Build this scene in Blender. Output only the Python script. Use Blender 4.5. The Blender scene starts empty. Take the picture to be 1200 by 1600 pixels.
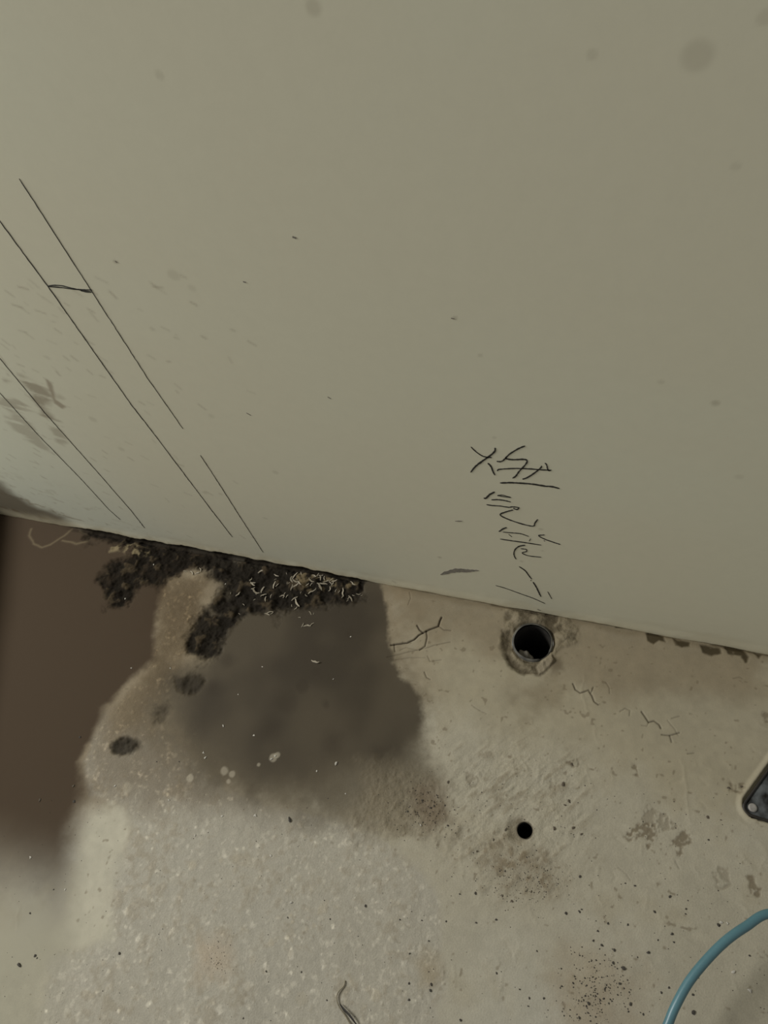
import bpy, bmesh, math, random
import numpy as np
from mathutils import Matrix, Vector

random.seed(7)
rng = np.random.default_rng(11)
scene = bpy.context.scene

# ------------------------------------------------------------------ camera
FPX = 1156.0                       # focal length in pixels of the 1200x1600 frame
CAM_H = 1.40                       # metres above the floor
_d = np.array([250.0, 720.0, FPX]); _d /= np.linalg.norm(_d)          # straight down, seen from the camera
_a = np.array([-600.0, 3.0, FPX]); _b = np.array([600.0, 222.0, FPX])
_e = np.cross(np.cross(_a, _b), _d); _e /= np.linalg.norm(_e)         # along the wall
if _e[0] < 0: _e = -_e
_n = np.cross(_d, _e)
_r = np.array([0.0, 112.5, FPX])
CAM_D = -float((_r * (CAM_H / (_r @ _d))) @ _n)                       # distance camera - wall
CAM = np.array([0.0, -CAM_D, CAM_H])                                  # wall plane is y = 0, floor z = 0
W = np.array([_e, -_n, -_d])                                          # camera axes -> world
cam_data = bpy.data.cameras.new('camera')
cam_data.sensor_fit = 'VERTICAL'; cam_data.sensor_height = 36.0
cam_data.lens = FPX / 1600 * 36.0; cam_data.clip_start = 0.02
cam = bpy.data.objects.new('camera', cam_data); scene.collection.objects.link(cam)
cam.matrix_world = Matrix(((W[0,0], -W[0,1], -W[0,2], CAM[0]),
                           (W[1,0], -W[1,1], -W[1,2], CAM[1]),
                           (W[2,0], -W[2,1], -W[2,2], CAM[2]), (0, 0, 0, 1)))
scene.camera = cam

# ------------------------------------------------------------------ light
world = bpy.data.worlds.new('world'); scene.world = world
world.use_nodes = True
world.node_tree.nodes['Background'].inputs[0].default_value = (1.0, 0.99, 0.96, 1)
world.node_tree.nodes['Background'].inputs[1].default_value = 0.275
ld = bpy.data.lights.new('doorway_daylight', 'AREA'); ld.shape = 'RECTANGLE'
ld.size = 1.3; ld.size_y = 1.3; ld.energy = 140; ld.color = (1.0, 1.0, 0.97)
lo = bpy.data.objects.new('doorway_daylight', ld); scene.collection.objects.link(lo)
lo.location = (-3.7, -0.60, 2.75)
lo.rotation_euler = (Vector((-0.3, -0.5, 0.1)) - Vector(lo.location)).to_track_quat('-Z', 'Y').to_euler()
vs = scene.view_settings
vs.view_transform = 'Standard'; vs.look = 'None'; vs.gamma = 1; vs.use_curve_mapping = False
vs.exposure = 0.10

# ------------------------------------------------------------------ helpers
def ray(px, py):
    return W @ np.array([px - 600.0, py - 800.0, FPX])
def F(px, py, h=0.0):              # point of the photograph lying at height h
    r = ray(px, py); t = (h - CAM[2]) / r[2]; p = CAM + r * t
    return p[0], p[1]
def WL(px, py):                    # point of the photograph lying on the wall
    r = ray(px, py); t = (0 - CAM[1]) / r[1]; p = CAM + r * t
    return p[0], p[2]
def FP(pts): return np.array([F(*p) for p in pts])
def WP(pts): return np.array([WL(*p) for p in pts])
def lin(r, g, b):
    c = np.array([r, g, b]) / 255.0
    return np.where(c <= 0.04045, c / 12.92, ((c + 0.055) / 1.055) ** 2.4)
def sstep(a, b, x):
    t = np.clip((x - a) / (b - a), 0, 1); return t * t * (3 - 2 * t)

def vnoise(x, y, seed):            # value noise, 0..1
    xi = np.floor(x).astype(np.int64); yi = np.floor(y).astype(np.int64)
    fx = x - xi; fy = y - yi
    fx = fx * fx * (3 - 2 * fx); fy = fy * fy * (3 - 2 * fy)
    def h(i, j):
        n = (i * 374761393 + j * 668265263 + seed * 1442695041) & 0xFFFFFFFF
        n = ((n ^ (n >> 13)) * 1274126177) & 0xFFFFFFFF
        n = n ^ (n >> 16)
        return (n & 0xFFFF) / 65535.0
    a = h(xi, yi); b = h(xi + 1, yi); c = h(xi, yi + 1); d = h(xi + 1, yi + 1)
    return a + (b - a) * fx + (c - a) * fy + (a - b - c + d) * fx * fy
def fbm(x, y, scale, octaves=4, seed=0, gain=0.5):   # roughly -1..1
    s = 0; amp = 1; tot = 0; f = 1.0 / scale
    for o in range(octaves):
        s = s + amp * (vnoise(x * f + 17.3 * o, y * f - 9.1 * o, seed + o * 31) * 2 - 1)
        tot += amp; amp *= gain; f *= 2.03
    return s / tot * 1.6

def poly_sdf(x, y, poly, reach=0.12):      # signed distance (negative inside); far points get +reach
    out = np.full(x.shape, reach)
    lo_, hi_ = poly.min(0) - reach, poly.max(0) + reach
    idx = np.where((x > lo_[0]) & (x < hi_[0]) & (y > lo_[1]) & (y < hi_[1]))[0]
    if len(idx) == 0: return out
    X = x[idx]; Y = y[idx]
    d2 = np.full(X.shape, 1e9); ins = np.zeros(X.shape, bool)
    n = len(poly)
    for i in range(n):
        ax, ay = poly[i]; bx, by = poly[(i + 1) % n]
        ex, ey = bx - ax, by - ay
        t = np.clip(((X - ax) * ex + (Y - ay) * ey) / (ex * ex + ey * ey + 1e-12), 0, 1)
        d2 = np.minimum(d2, (X - ax - t * ex) ** 2 + (Y - ay - t * ey) ** 2)
        c = ((ay > Y) != (by > Y))
        with np.errstate(divide='ignore', invalid='ignore'):
            xc = ax + (Y - ay) * ex / (ey if abs(ey) > 1e-12 else 1e-12)
        ins ^= c & (X < xc)
    d = np.sqrt(d2); out[idx] = np.where(ins, -d, d)
    return out
def line_dist(x, y, pts, reach=0.03):
    out = np.full(x.shape, 1.0); par = np.zeros(x.shape)
    lo_, hi_ = pts.min(0) - reach, pts.max(0) + reach
    idx = np.where((x > lo_[0]) & (x < hi_[0]) & (y > lo_[1]) & (y < hi_[1]))[0]
    if len(idx) == 0: return out
    X = x[idx]; Y = y[idx]; d2 = np.full(X.shape, 1.0)
    for i in range(len(pts) - 1):
        ax, ay = pts[i]; bx, by = pts[i + 1]; ex, ey = bx - ax, by - ay
        t = np.clip(((X - ax) * ex + (Y - ay) * ey) / (ex * ex + ey * ey + 1e-12), 0, 1)
        d2 = np.minimum(d2, (X - ax - t * ex) ** 2 + (Y - ay - t * ey) ** 2)
    out[idx] = np.sqrt(d2)
    return out
def mix(c, col, m):
    return c * (1 - m[:, None]) + np.asarray(col)[None, :] * m[:, None]

def link(o, parent=None):
    scene.collection.objects.link(o)
    if parent is not None: o.parent = parent
    return o
def mesh_obj(name, verts, faces, mat, parent=None, smooth=True):
    me = bpy.data.meshes.new(name)
    me.from_pydata([tuple(map(float, v)) for v in verts], [], faces)
    me.materials.append(mat)
    if smooth: me.polygons.foreach_set('use_smooth', [True] * len(me.polygons))
    me.update()
    return link(bpy.data.objects.new(name, me), parent)
def bm_obj(name, bm, mat, parent=None, smooth=True):
    me = bpy.data.meshes.new(name); bm.to_mesh(me); bm.free(); me.materials.append(mat)
    if smooth: me.polygons.foreach_set('use_smooth', [True] * len(me.polygons))
    return link(bpy.data.objects.new(name, me), parent)
def empty(name, loc):
    o = bpy.data.objects.new(name, None); o.location = loc; o.empty_display_size = 0.05
    return link(o)
def tag(o, label, cat=None, group=None, kind=None):
    if label: o['label'] = label
    if cat: o['category'] = cat
    if group: o['group'] = group
    if kind: o['kind'] = kind
    return o

def new_mat(name):
    m = bpy.data.materials.new(name); m.use_nodes = True
    return m, m.node_tree, m.node_tree.nodes['Principled BSDF']
def simple_mat(name, col, rough=0.7, var=0.25, scale=60.0, bump=0.0, metallic=0.0, col2=None, spec=0.5):
    m, nt, b = new_mat(name)
    tc = nt.nodes.new('ShaderNodeTexCoord')
    ns = nt.nodes.new('ShaderNodeTexNoise'); ns.inputs['Scale'].default_value = scale; ns.inputs['Detail'].default_value = 5
    nt.links.new(tc.outputs['Object'], ns.inputs['Vector'])
    rp = nt.nodes.new('ShaderNodeValToRGB')
    c2 = np.array(col2) if col2 is not None else np.array(col) * (1 - var)
    rp.color_ramp.elements[0].position = 0.35; rp.color_ramp.elements[1].position = 0.65
    rp.color_ramp.elements[0].color = (*c2, 1); rp.color_ramp.elements[1].color = (*col, 1)
    nt.links.new(ns.outputs['Fac'], rp.inputs['Fac']); nt.links.new(rp.outputs['Color'], b.inputs['Base Color'])
    b.inputs['Roughness'].default_value = rough; b.inputs['Metallic'].default_value = metallic
    b.inputs['Specular IOR Level'].default_value = spec
    if bump:
        bp = nt.nodes.new('ShaderNodeBump'); bp.inputs['Strength'].default_value = bump; bp.inputs['Distance'].default_value = 0.002
        nt.links.new(ns.outputs['Fac'], bp.inputs['Height']); nt.links.new(bp.outputs['Normal'], b.inputs['Normal'])
    return m
def surface_mat(name, grain_scale, grain_amt, bump_scale, bump_dist, spec, world_coords=True):
    # colour and gloss come from the surface's stains and painted shade (mesh attributes); the nodes add grain and fine relief
    m, nt, b = new_mat(name)
    at = nt.nodes.new('ShaderNodeAttribute'); at.attribute_name = 'stain_shade'
    ar = nt.nodes.new('ShaderNodeAttribute'); ar.attribute_name = 'gloss'
    ag = nt.nodes.new('ShaderNodeAttribute'); ag.attribute_name = 'grain'
    tc = nt.nodes.new('ShaderNodeTexCoord')
    n1 = nt.nodes.new('ShaderNodeTexNoise'); n1.inputs['Scale'].default_value = grain_scale; n1.inputs['Detail'].default_value = 6
    n1.inputs['Roughness'].default_value = 0.65
    nt.links.new(tc.outputs['Object'], n1.inputs['Vector'])
    mr = nt.nodes.new('ShaderNodeMapRange'); mr.inputs['From Min'].default_value = 0.25; mr.inputs['From Max'].default_value = 0.75
    mr.inputs['To Min'].default_value = -grain_amt; mr.inputs['To Max'].default_value = grain_amt
    nt.links.new(n1.outputs['Fac'], mr.inputs['Value'])
    mm = nt.nodes.new('ShaderNodeMath'); mm.operation = 'MULTIPLY_ADD'; mm.inputs[2].default_value = 1.0
    nt.links.new(mr.outputs['Result'], mm.inputs[0]); nt.links.new(ag.outputs['Fac'], mm.inputs[1])
    vm = nt.nodes.new('ShaderNodeVectorMath'); vm.operation = 'SCALE'
    nt.links.new(at.outputs['Color'], vm.inputs[0]); nt.links.new(mm.outputs[0], vm.inputs['Scale'])
    nt.links.new(vm.outputs['Vector'], b.inputs['Base Color'])
    nt.links.new(ar.outputs['Fac'], b.inputs['Roughness'])
    b.inputs['Specular IOR Level'].default_value = spec
    n2 = nt.nodes.new('ShaderNodeTexNoise'); n2.inputs['Scale'].default_value = bump_scale; n2.inputs['Detail'].default_value = 4
    nt.links.new(tc.outputs['Object'], n2.inputs['Vector'])
    mb = nt.nodes.new('ShaderNodeMath'); mb.operation = 'MULTIPLY'
    nt.links.new(n2.outputs['Fac'], mb.inputs[0]); nt.links.new(ag.outputs['Fac'], mb.inputs[1])
    bp = nt.nodes.new('ShaderNodeBump'); bp.inputs['Strength'].default_value = 1.0; bp.inputs['Distance'].default_value = bump_dist
    nt.links.new(mb.outputs[0], bp.inputs['Height']); nt.links.new(bp.outputs['Normal'], b.inputs['Normal'])
    return m

M_FLOOR = surface_mat('stained_concrete', 420.0, 0.22, 330.0, 0.0010, 0.15)
M_WALL = surface_mat('painted_plaster', 45.0, 0.03, 160.0, 0.00008, 0.15)
M_INK = simple_mat('pencil_mark', (0.014, 0.013, 0.011), 0.6, 0.4, 300)
M_INK2 = simple_mat('thin_pencil_mark', (0.05, 0.047, 0.040), 0.7, 0.5, 200)
M_SMEAR = simple_mat('grey_smear', (0.23, 0.21, 0.17), 0.8, 0.3, 150)
M_PVC = simple_mat('dirty_grey_plastic', (0.13, 0.12, 0.095), 0.7, 0.7, 45, 0.3)
M_PVCIN = simple_mat('pipe_inside', (0.03, 0.026, 0.02), 0.7, 0.5, 60, 0.2)
M_MORTAR = simple_mat('grey_mortar', (0.20, 0.18, 0.145), 0.9, 0.35, 150, 0.6)
M_HOSE = simple_mat('blue_plastic', (0.085, 0.19, 0.22), 0.38, 0.14, 25, 0.0)
M_IRON = simple_mat('black_iron', (0.11, 0.118, 0.12), 0.45, 0, 48, 0.3, 0.0, (0.006, 0.005, 0.004), 0.3)  # pale bluish blotches paint in wet reflections
M_IRONRIM = simple_mat('black_rim', (0.022, 0.017, 0.012), 0.5, 0.4, 90, 0.2)
M_RIVET = simple_mat('grey_rivet', (0.30, 0.28, 0.25), 0.6, 0.25, 140, 0.2)
M_DARKCHIP = simple_mat('dark_chip', (0.065, 0.057, 0.045), 0.9, 0.4, 200, 0.3)
M_BROWNCHIP = simple_mat('brown_chip', (0.12, 0.095, 0.065), 0.85, 0.4, 200, 0.3)
M_PALECHIP = simple_mat('pale_chip', (0.52, 0.49, 0.42), 0.8, 0.2, 200, 0.3)
M_SHAVE = simple_mat('pale_shaving', (0.38, 0.33, 0.24), 0.8, 0.5, 60)
M_STALK = simple_mat('dry_stalk', (0.30, 0.26, 0.18), 0.75, 0.4, 90)
M_STALKD = simple_mat('dark_leaf', (0.035, 0.030, 0.024), 0.7, 0.4, 90)
M_SHADEKERB = simple_mat('shade_kerb_cement', (0.42, 0.38, 0.31), 0.95, 0.25, 25, 0.5)

# ------------------------------------------------------------------ floor
PIPE = F(832, 1003); PIPE_R = 0.0400
HOLE = F(820, 1297); HOLE_R = 0.0130

def axis(dense, far_lo, far_hi):
    a = list(dense); s = dense[1] - dense[0]; lo_ = []; v = dense[0]
    while v > far_lo: s *= 1.35; v -= s; lo_.append(v)
    s = dense[-1] - dense[-2]; hi_ = []; v = dense[-1]
    while v < far_hi: s *= 1.35; v += s; hi_.append(v)
    return np.array(lo_[::-1] + a + hi_)
xs = axis(np.concatenate([np.arange(-1.52, -1.10, 0.0026), np.arange(-1.10, -0.45, 0.0017), np.arange(-0.45, 0.20, 0.0012), np.arange(0.20, 0.345, 0.0017)]), -2.6, 2.2)
ys = axis(np.concatenate([np.arange(-0.965, -0.22, 0.0017), np.arange(-0.22, 0.0001, 0.0012)]), -2.6, -0.5)
ys = np.concatenate([ys, [ys[-1] + 0.012, ys[-1] + 0.03, ys[-1] + 0.06]])
NX, NY = len(xs), len(ys)
gx, gy = [a.ravel() for a in np.meshgrid(xs, ys)]
# crisp rims for the two holes
for (cx, cy), R in ((PIPE, PIPE_R), (HOLE, HOLE_R)):
    rr = np.hypot(gx - cx, gy - cy); k = np.abs(rr - R) < 0.0010
    gx[k] = cx + (gx[k] - cx) * R / rr[k]; gy[k] = cy + (gy[k] - cy) * R / rr[k]
wx = fbm(gx, gy, 0.05, 5, 1, 0.62); wy = fbm(gx, gy, 0.05, 5, 2, 0.62)      # warp fields
n_big = fbm(gx, gy, 0.35, 3, 3); n_mid = fbm(gx, gy, 0.06, 4, 4); n_fine = fbm(gx, gy, 0.012, 3, 5)
n_tiny = fbm(gx, gy, 0.005, 2, 6)
def area(pts, soft=0.012, warp=0.01, wn=None):
    s = poly_sdf(gx, gy, FP(pts)) + warp * (wx if wn is None else wn)
    return sstep(soft, -soft, s)

K = 1.25
def C(r, g, b): return lin(r, g, b) * K
Z = 0.0012 * n_big + 0.0004 * n_mid
col = np.tile(C(146, 140, 123), (len(gx), 1))
gloss = np.full(gx.shape, 0.75); grain = np.full(gx.shape, 0.45)
col = mix(col, C(152, 149, 137), sstep(-0.2, 0.8, n_big) * 0.7)
col = mix(col, C(128, 119, 98), sstep(0.1, 1.0, n_mid) * 0.35)

# warm smooth cement skin to the right and along the wall
m = area([(575,900),(1300,1030),(1300,1360),(1050,1250),(900,1180),(720,1130),(650,1080),(610,1000)], 0.06, 0.03)
col = mix(col, C(134, 126, 105), m * 0.75); grain = grain * (1 - 0.6 * m)
m = area([(590,905),(1200,1015),(1200,1090),(1040,1080),(960,1100),(900,1060),(760,1020),(640,980)], 0.035, 0.02)  # near-wall band, its shade partly put into the colour
col = mix(col, C(113, 102, 82), m * 0.7)

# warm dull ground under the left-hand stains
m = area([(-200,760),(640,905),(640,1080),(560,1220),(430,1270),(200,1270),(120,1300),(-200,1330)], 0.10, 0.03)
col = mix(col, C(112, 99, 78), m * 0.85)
# rough worn concrete, mottled with pale aggregate
rough = area([(255,905),(325,900),(300,1000),(275,1060),(245,1120),(330,1220),(420,1255),(540,1290),(640,1330),(690,1400),(690,1640),
              (50,1640),(75,1500),(130,1480),(165,1470),(178,1390),(205,1290),(195,1262),(140,1240),(128,1190),(160,1120),(228,1052),(240,1000)], 0.010, 0.012)
near_wall = sstep(-0.52, -0.30, gy + 0.05 * wx)              # the worn patch turns brown near the wall
col = mix(col, C(143, 138, 125), rough * (1 - near_wall) * 0.8); col = mix(col, C(100, 88, 68), rough * near_wall * 0.85)
col = mix(col, C(112, 102, 84), rough * sstep(0.0, 0.8, n_fine * 0.7 + n_mid * 0.5) * 0.40)
grain = np.maximum(grain, rough * 0.6)
Z += rough * (0.00030 * n_fine + 0.0006 * n_mid + 0.0001 * n_tiny)
up = area([(240,910),(330,905),(300,1000),(240,1120),(330,1220),(420,1260),(200,1262),(135,1240),(125,1190),(160,1120),(228,1052)], 0.045, 0.03)
col = mix(col, C(84, 72, 54), up * (0.55 + 0.42 * sstep(-0.42, -0.12, gy)))

# pale smooth strip
m = area([(135,1262),(195,1262),(203,1290),(190,1330),(176,1370),(168,1470),(130,1478),(90,1466),(104,1400),(118,1300)], 0.018, 0.022)
col = mix(col, C(156, 151, 134), m * 0.9); grain *= (1 - 0.7 * m)

# brown smooth film on the left, with the shade there painted in
brown = area([(-150,770),(60,805),(330,858),(330,885),(262,900),(247,930),(243,1030),(210,1060),(160,1110),(128,1190),(135,1240),(120,1290),(108,1400),(95,1500),(-150,1560)], 0.013 + 0.03 * sstep(-0.50, -0.62, gy), 0.009)
fade = sstep(F(60,1530)[1], F(60,1270)[1], gy + 0.012 * wx)
col = mix(col, C(57, 46, 34), brown * (0.02 + 0.95 * fade)); grain *= (1 - 0.85 * brown); gloss += 0.1 * brown
Z = Z * (1 - 0.7 * brown)
m = area([(-150,1420),(60,1430),(105,1470),(90,1500),(60,1600),(40,1700),(-150,1700)], 0.09, 0.03)
col = mix(col, C(135, 131, 114), m * 0.8); grain *= (1 - 0.6 * m)

# damp grey patch
soft_w = 0.007 + 0.075 * sstep(-0.20, -0.40, gy + 0.10 * (gx + 0.55)) + 0.03 * sstep(-0.70, -0.85, gx)
wet = sstep(soft_w, -soft_w, poly_sdf(gx, gy, FP([(588,900),(603,945),(608,1000),(613,1035),(640,1072),(662,1108),(660,1150),(640,1200),(572,1225),(500,1240),(430,1246),(360,1230),(300,1190),(262,1140),
            (255,1108),(275,1062),(305,1045),(330,1020),(345,975),(340,925),(330,890)])) + 0.011 * wx)
wet2 = area([(590,905),(606,1000),(640,1072),(664,1110),(690,1230),(705,1290),(610,1290),(520,1278),(430,1262),(330,1222),(262,1150),(250,1105),(345,975),(340,890)], 0.035, 0.03)
wn = 0.5 + 0.5 * fbm(gx, gy, 0.16, 3, 21)
col = mix(col, C(92, 84, 68), wet2 * 0.65)
col = mix(col, C(64, 57, 45), wet * 0.92)
col = mix(col, C(47, 41, 32), wet * sstep(0.35, 0.85, wn) * 0.7)
grain *= (1 - 0.75 * wet); gloss -= 0.04 * wet
Z = Z * (1 - 0.6 * wet)
for (px, py, r) in [(473,1073,8),(545,990,12),(495,1048,7),(510,1100,8),(355,1030,15),(445,1100,20),(420,1140,25),(520,1160,22),(590,1180,20),(330,1075,14)]:
    d = np.hypot(gx - F(px,py)[0], gy - F(px,py)[1]) + 0.006 * wy
    col = mix(col, C(50, 43, 33), sstep(r * 0.0017, r * 0.0001, d + 0.008 * wx) * 0.5)
# gravelly dark fringe below it
g1 = area([(560,1190),(640,1200),(690,1230),(712,1290),(690,1330),(630,1300),(560,1290)], 0.03, 0.03)
col = mix(col, C(106, 97, 79), g1 * 0.45); Z += g1 * (0.0010 * n_fine + 0.0004 * n_tiny); grain = np.maximum(grain, g1 * 0.8)
m = area([(655,1236),(690,1232),(700,1285),(672,1300),(655,1270)], 0.018, 0.02); col = mix(col, C(92, 76, 60), m * 0.4)
# trowelled rough ground around the drilled hole
g2 = area([(690,1150),(900,1170),(930,1280),(880,1400),(760,1420),(700,1340)], 0.05, 0.03)
ca, sa = math.cos(0.9), math.sin(0.9)
ux, uy = gx * ca + gy * sa, -gx * sa + gy * ca
trow = fbm(ux / 3.0, uy, 0.010, 3, 33)
Z += g2 * (0.0008 * trow + 0.0005 * n_fine)
col = mix(col, C(112, 102, 83), g2 * sstep(0.25, 0.9, trow) * 0.5)
grain = np.maximum(grain, g2 * 0.8)
m = area([(745,1325),(800,1315),(870,1350),(872,1400),(815,1415),(760,1380)], 0.035, 0.03)
col = mix(col, C(106, 95, 76), m * (0.35 + 0.5 * sstep(0.0, 0.6, n_fine)))
# large faint creases of the cement skin
ridge = np.zeros(gx.shape)
creases = [[(1108,1190),(1122,1210),(1138,1232)],[(1000,1322),(1003,1370),(1006,1420)],[(937,1330),(941,1350),(960,1362),(985,1375)],[(1120,1350),(1112,1395),(1122,1415)],
           [(952,1345),(975,1362),(988,1380)],[(1032,1470),(1036,1440),(1028,1422)],[(1080,1365),(1093,1395),(1088,1420)],[(860,1120),(880,1150),(905,1180),(925,1235)],
           [(910,1060),(915,1110),(940,1160)],[(1060,1110),(1075,1160),(1090,1200)],[(1068,1190),(1080,1260),(1085,1290)],[(715,1230),(742,1258),(760,1290)],
           [(700,1290),(720,1330),(730,1365)],[(740,1370),(752,1410),(745,1440)],[(812,1445),(815,1480),(806,1500)],[(755,1500),(772,1495),(785,1515),(780,1545)],
           [(0,1380),(25,1420),(30,1450),(55,1480)],[(0,1340),(30,1370),(50,1400)],[(75,1430),(60,1465),(70,1500)],[(0,1530),(30,1505),(40,1560)],[(640,1480),(668,1476),(690,1490),(685,1530),(660,1545),(640,1520),(640,1480)],
           [(700,1390),(725,1460),(740,1500)],[(1190,1310),(1198,1335),(1190,1360)],[(800,1230),(850,1260),(870,1300)],[(720,1330),(735,1320),(745,1300)]]
for cpts in creases:
    d = line_dist(gx + 0.009 * wx, gy + 0.009 * wy, FP(cpts))
    ridge = np.maximum(ridge, np.exp(-(d / 0.0032) ** 2))
Z += 0.0004 * ridge * sstep(-0.5, 0.5, n_mid)
for _ in range(70):                                   # small trowel ridges
    px, py = random.uniform(640, 1190), random.uniform(1120, 1580)
    a = random.gauss(1.0, 0.5); L = random.uniform(10, 30)
    pts = FP([(px, py), (px + L * math.cos(a) * .5 + random.uniform(-4,4), py + L * math.sin(a) * .5), (px + L * math.cos(a), py + L * math.sin(a))])
    d = line_dist(gx + 0.003 * wx, gy + 0.003 * wy, pts, 0.015)
    Z += random.choice((-1, 1, 1)) * 0.0004 * np.exp(-(d / 0.0026) ** 2)

# pale aggregate spots
def splat(px, py, rad, colr, amt, rel=0.0, fx=1.0):
    cx, cy = F(px, py)
    i0, i1 = np.searchsorted(xs, [cx - rad * 2, cx + rad * 2]); j0, j1 = np.searchsorted(ys, [cy - rad * 2, cy + rad * 2])
    if i1 <= i0 or j1 <= j0: return
    idx = (np.arange(j0, j1)[:, None] * NX + np.arange(i0, i1)[None, :]).ravel()
    d = np.hypot((gx[idx] - cx) * fx, gy[idx] - cy) + rad * 0.55 * wy[idx]
    mk = sstep(rad * 1.15, rad * 0.55, d) * amt
    col[idx] = col[idx] * (1 - mk[:, None]) + colr[None, :] * mk[:, None]
    Z[idx] += rel * mk
inside = rough > 0.6
cand = np.where(inside & (gy > -0.97) & (gx > -1.1))[0]
from_px = rng.choice(cand, 1700)
for q in from_px:
    cx, cy = gx[q], gy[q]; rad = rng.uniform(0.0015, 0.0042) if rng.random() < .85 else rng.uniform(.004, .0075)
    i0, i1 = np.searchsorted(xs, [cx - rad * 2, cx + rad * 2]); j0, j1 = np.searchsorted(ys, [cy - rad * 2, cy + rad * 2])
    idx = (np.arange(j0, j1)[:, None] * NX + np.arange(i0, i1)[None, :]).ravel()
    if len(idx) == 0: continue
    d = np.hypot((gx[idx] - cx) * rng.uniform(.8, 1.5), (gy[idx] - cy) * rng.uniform(.8, 1.4)) + rad * 0.8 * n_tiny[idx]
    mk = sstep(rad * 1.25, rad * 0.3, d) * rng.uniform(.4, 1.0)
    col[idx] = col[idx] * (1 + (0.42 if rng.random() < .10 else 0.20 + 0.18 * up[q]) * mk[:, None])
    Z[idx] += 0.0003 * mk
for (px, py, r, a) in [(297,1215,7,.6),(350,1205,8,.5),(363,1210,6,.5),(357,1221,5,.5),(427,1184,7,.5),(433,1180,5,.5),(404,1195,4,.5),(300,1352,9,.6),(345,1345,6,.5),(455,1430,7,.7),(458,1441,7,.7),
                       (480,1451,6,.6),(490,1447,6,.6),(423,1474,8,.6),(456,1469,6,.5),(502,1422,8,.5),(510,1410,6,.4),(200,1230,11,.4),(390,1345,12,.35),(235,1390,7,.5),(370,1340,8,.4),(470,1560,10,.4),(395,1500,8,.4),(520,1605,7,.5),(588,1556,7,.5),(550,1535,8,.5),(1145,1518,5,.7)]:
    splat(px, py, r * 0.0010, C(150, 142, 124), a, 0.0004)

# rings of dried splashes by the wall
for ring in ([(48,826),(45,838),(52,850),(66,855),(80,850),(100,838),(112,828)],[(98,846),(120,850),(136,846),(138,835),(125,830)]):
    d = line_dist(gx + .003 * wx, gy + .003 * wy, FP(ring)); col = mix(col, C(120, 108, 84), np.exp(-(d / 0.003) ** 2) * 0.35); Z += 0.0005 * np.exp(-(d / 0.004) ** 2)

# crumbled black crust along the foot of the wall
crust_a = area([(120,822),(240,845),(330,860),(420,875),(570,900),(568,925),(540,940),(495,948),(440,962),(385,958),(352,985),(345,1022),(322,1036),(292,1022),(288,990),(312,960),(322,935),
                (345,915),(320,893),(275,890),(255,905),(225,920),(190,945),(165,942),(152,905),(175,880),(200,862),(165,850),(135,846)], 0.014, 0.024)
crust_b = area([(280,1065),(305,1055),(328,1062),(315,1082),(285,1085)], 0.010, 0.018) * 0.6
crust_c = area([(245,1110),(262,1098),(270,1110),(255,1128),(238,1130)], 0.012, 0.018) * 0.5
crust_d = area([(175,1160),(190,1153),(214,1158),(216,1167),(190,1178),(176,1174)], 0.006, 0.010) * 0.85
crust_e = area([(484,926),(500,918),(512,930),(505,946),(488,948)], 0.003, 0.004)
crust_f = area([(540,908),(570,903),(568,922),(545,926)], 0.003, 0.004)
crust = np.clip(np.maximum.reduce([crust_a * sstep(-0.6, 0.15, n_fine * 0.12 + n_mid * 0.55 + 0.42), crust_b, crust_c, crust_d, crust_e, crust_f]), 0, 1)
col = mix(col, C(20, 16, 10), crust * 0.97)
lump = fbm(gx, gy, 0.02, 4, 51)
col = mix(col, C(76, 65, 48), crust_a * sstep(0.25, 0.95, lump + 0.2 * n_fine) * 0.5)
gloss += 0.2 * crust
Z += crust * (0.006 * lump + 0.0004 * n_fine - 0.003); grain = grain * (1 - crust) + 0.12 * crust
pale = area([(170,853),(205,850),(235,858),(228,868),(205,872),(190,864),(172,862)], 0.004, 0.008)
col = mix(col, C(120, 108, 82), pale * sstep(-0.2, 0.5, n_fine) * 0.7); Z += pale * 0.003
pale = area([(470,888),(545,900),(558,915),(520,922),(480,918),(455,905)], 0.006, 0.012)
col = mix(col, C(110, 97, 72), pale * sstep(0.0, 0.6, n_fine) * 0.6); Z += pale * 0.003
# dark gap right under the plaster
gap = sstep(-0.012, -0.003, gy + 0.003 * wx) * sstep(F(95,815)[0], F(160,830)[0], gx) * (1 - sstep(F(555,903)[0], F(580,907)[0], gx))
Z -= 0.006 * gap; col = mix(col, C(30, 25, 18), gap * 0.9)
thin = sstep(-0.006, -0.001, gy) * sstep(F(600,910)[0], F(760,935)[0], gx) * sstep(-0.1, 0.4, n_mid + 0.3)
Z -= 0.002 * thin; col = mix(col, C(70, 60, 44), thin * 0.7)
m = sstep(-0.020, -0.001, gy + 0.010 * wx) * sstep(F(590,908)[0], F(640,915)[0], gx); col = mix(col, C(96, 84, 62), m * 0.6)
# mould blotches further along the wall
for pts in ([(1012,990),(1022,988),(1037,994),(1040,1003),(1030,1000),(1022,1006),(1014,1000)],[(1052,997),(1080,1003),(1078,1010),(1066,1013),(1056,1008)],
            [(1092,1006),(1124,1013),(1126,1020),(1112,1024),(1100,1018)],[(1135,1012),(1160,1014),(1170,1026),(1166,1034),(1160,1022),(1140,1020)],
            [(958,976),(990,981),(988,985),(962,981)],[(1180,1020),(1190,1023),(1186,1028)]):
    m = area(pts, 0.003, 0.004); col = mix(col, C(50, 42, 25), m * 0.9); Z -= 0.002 * m
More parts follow.
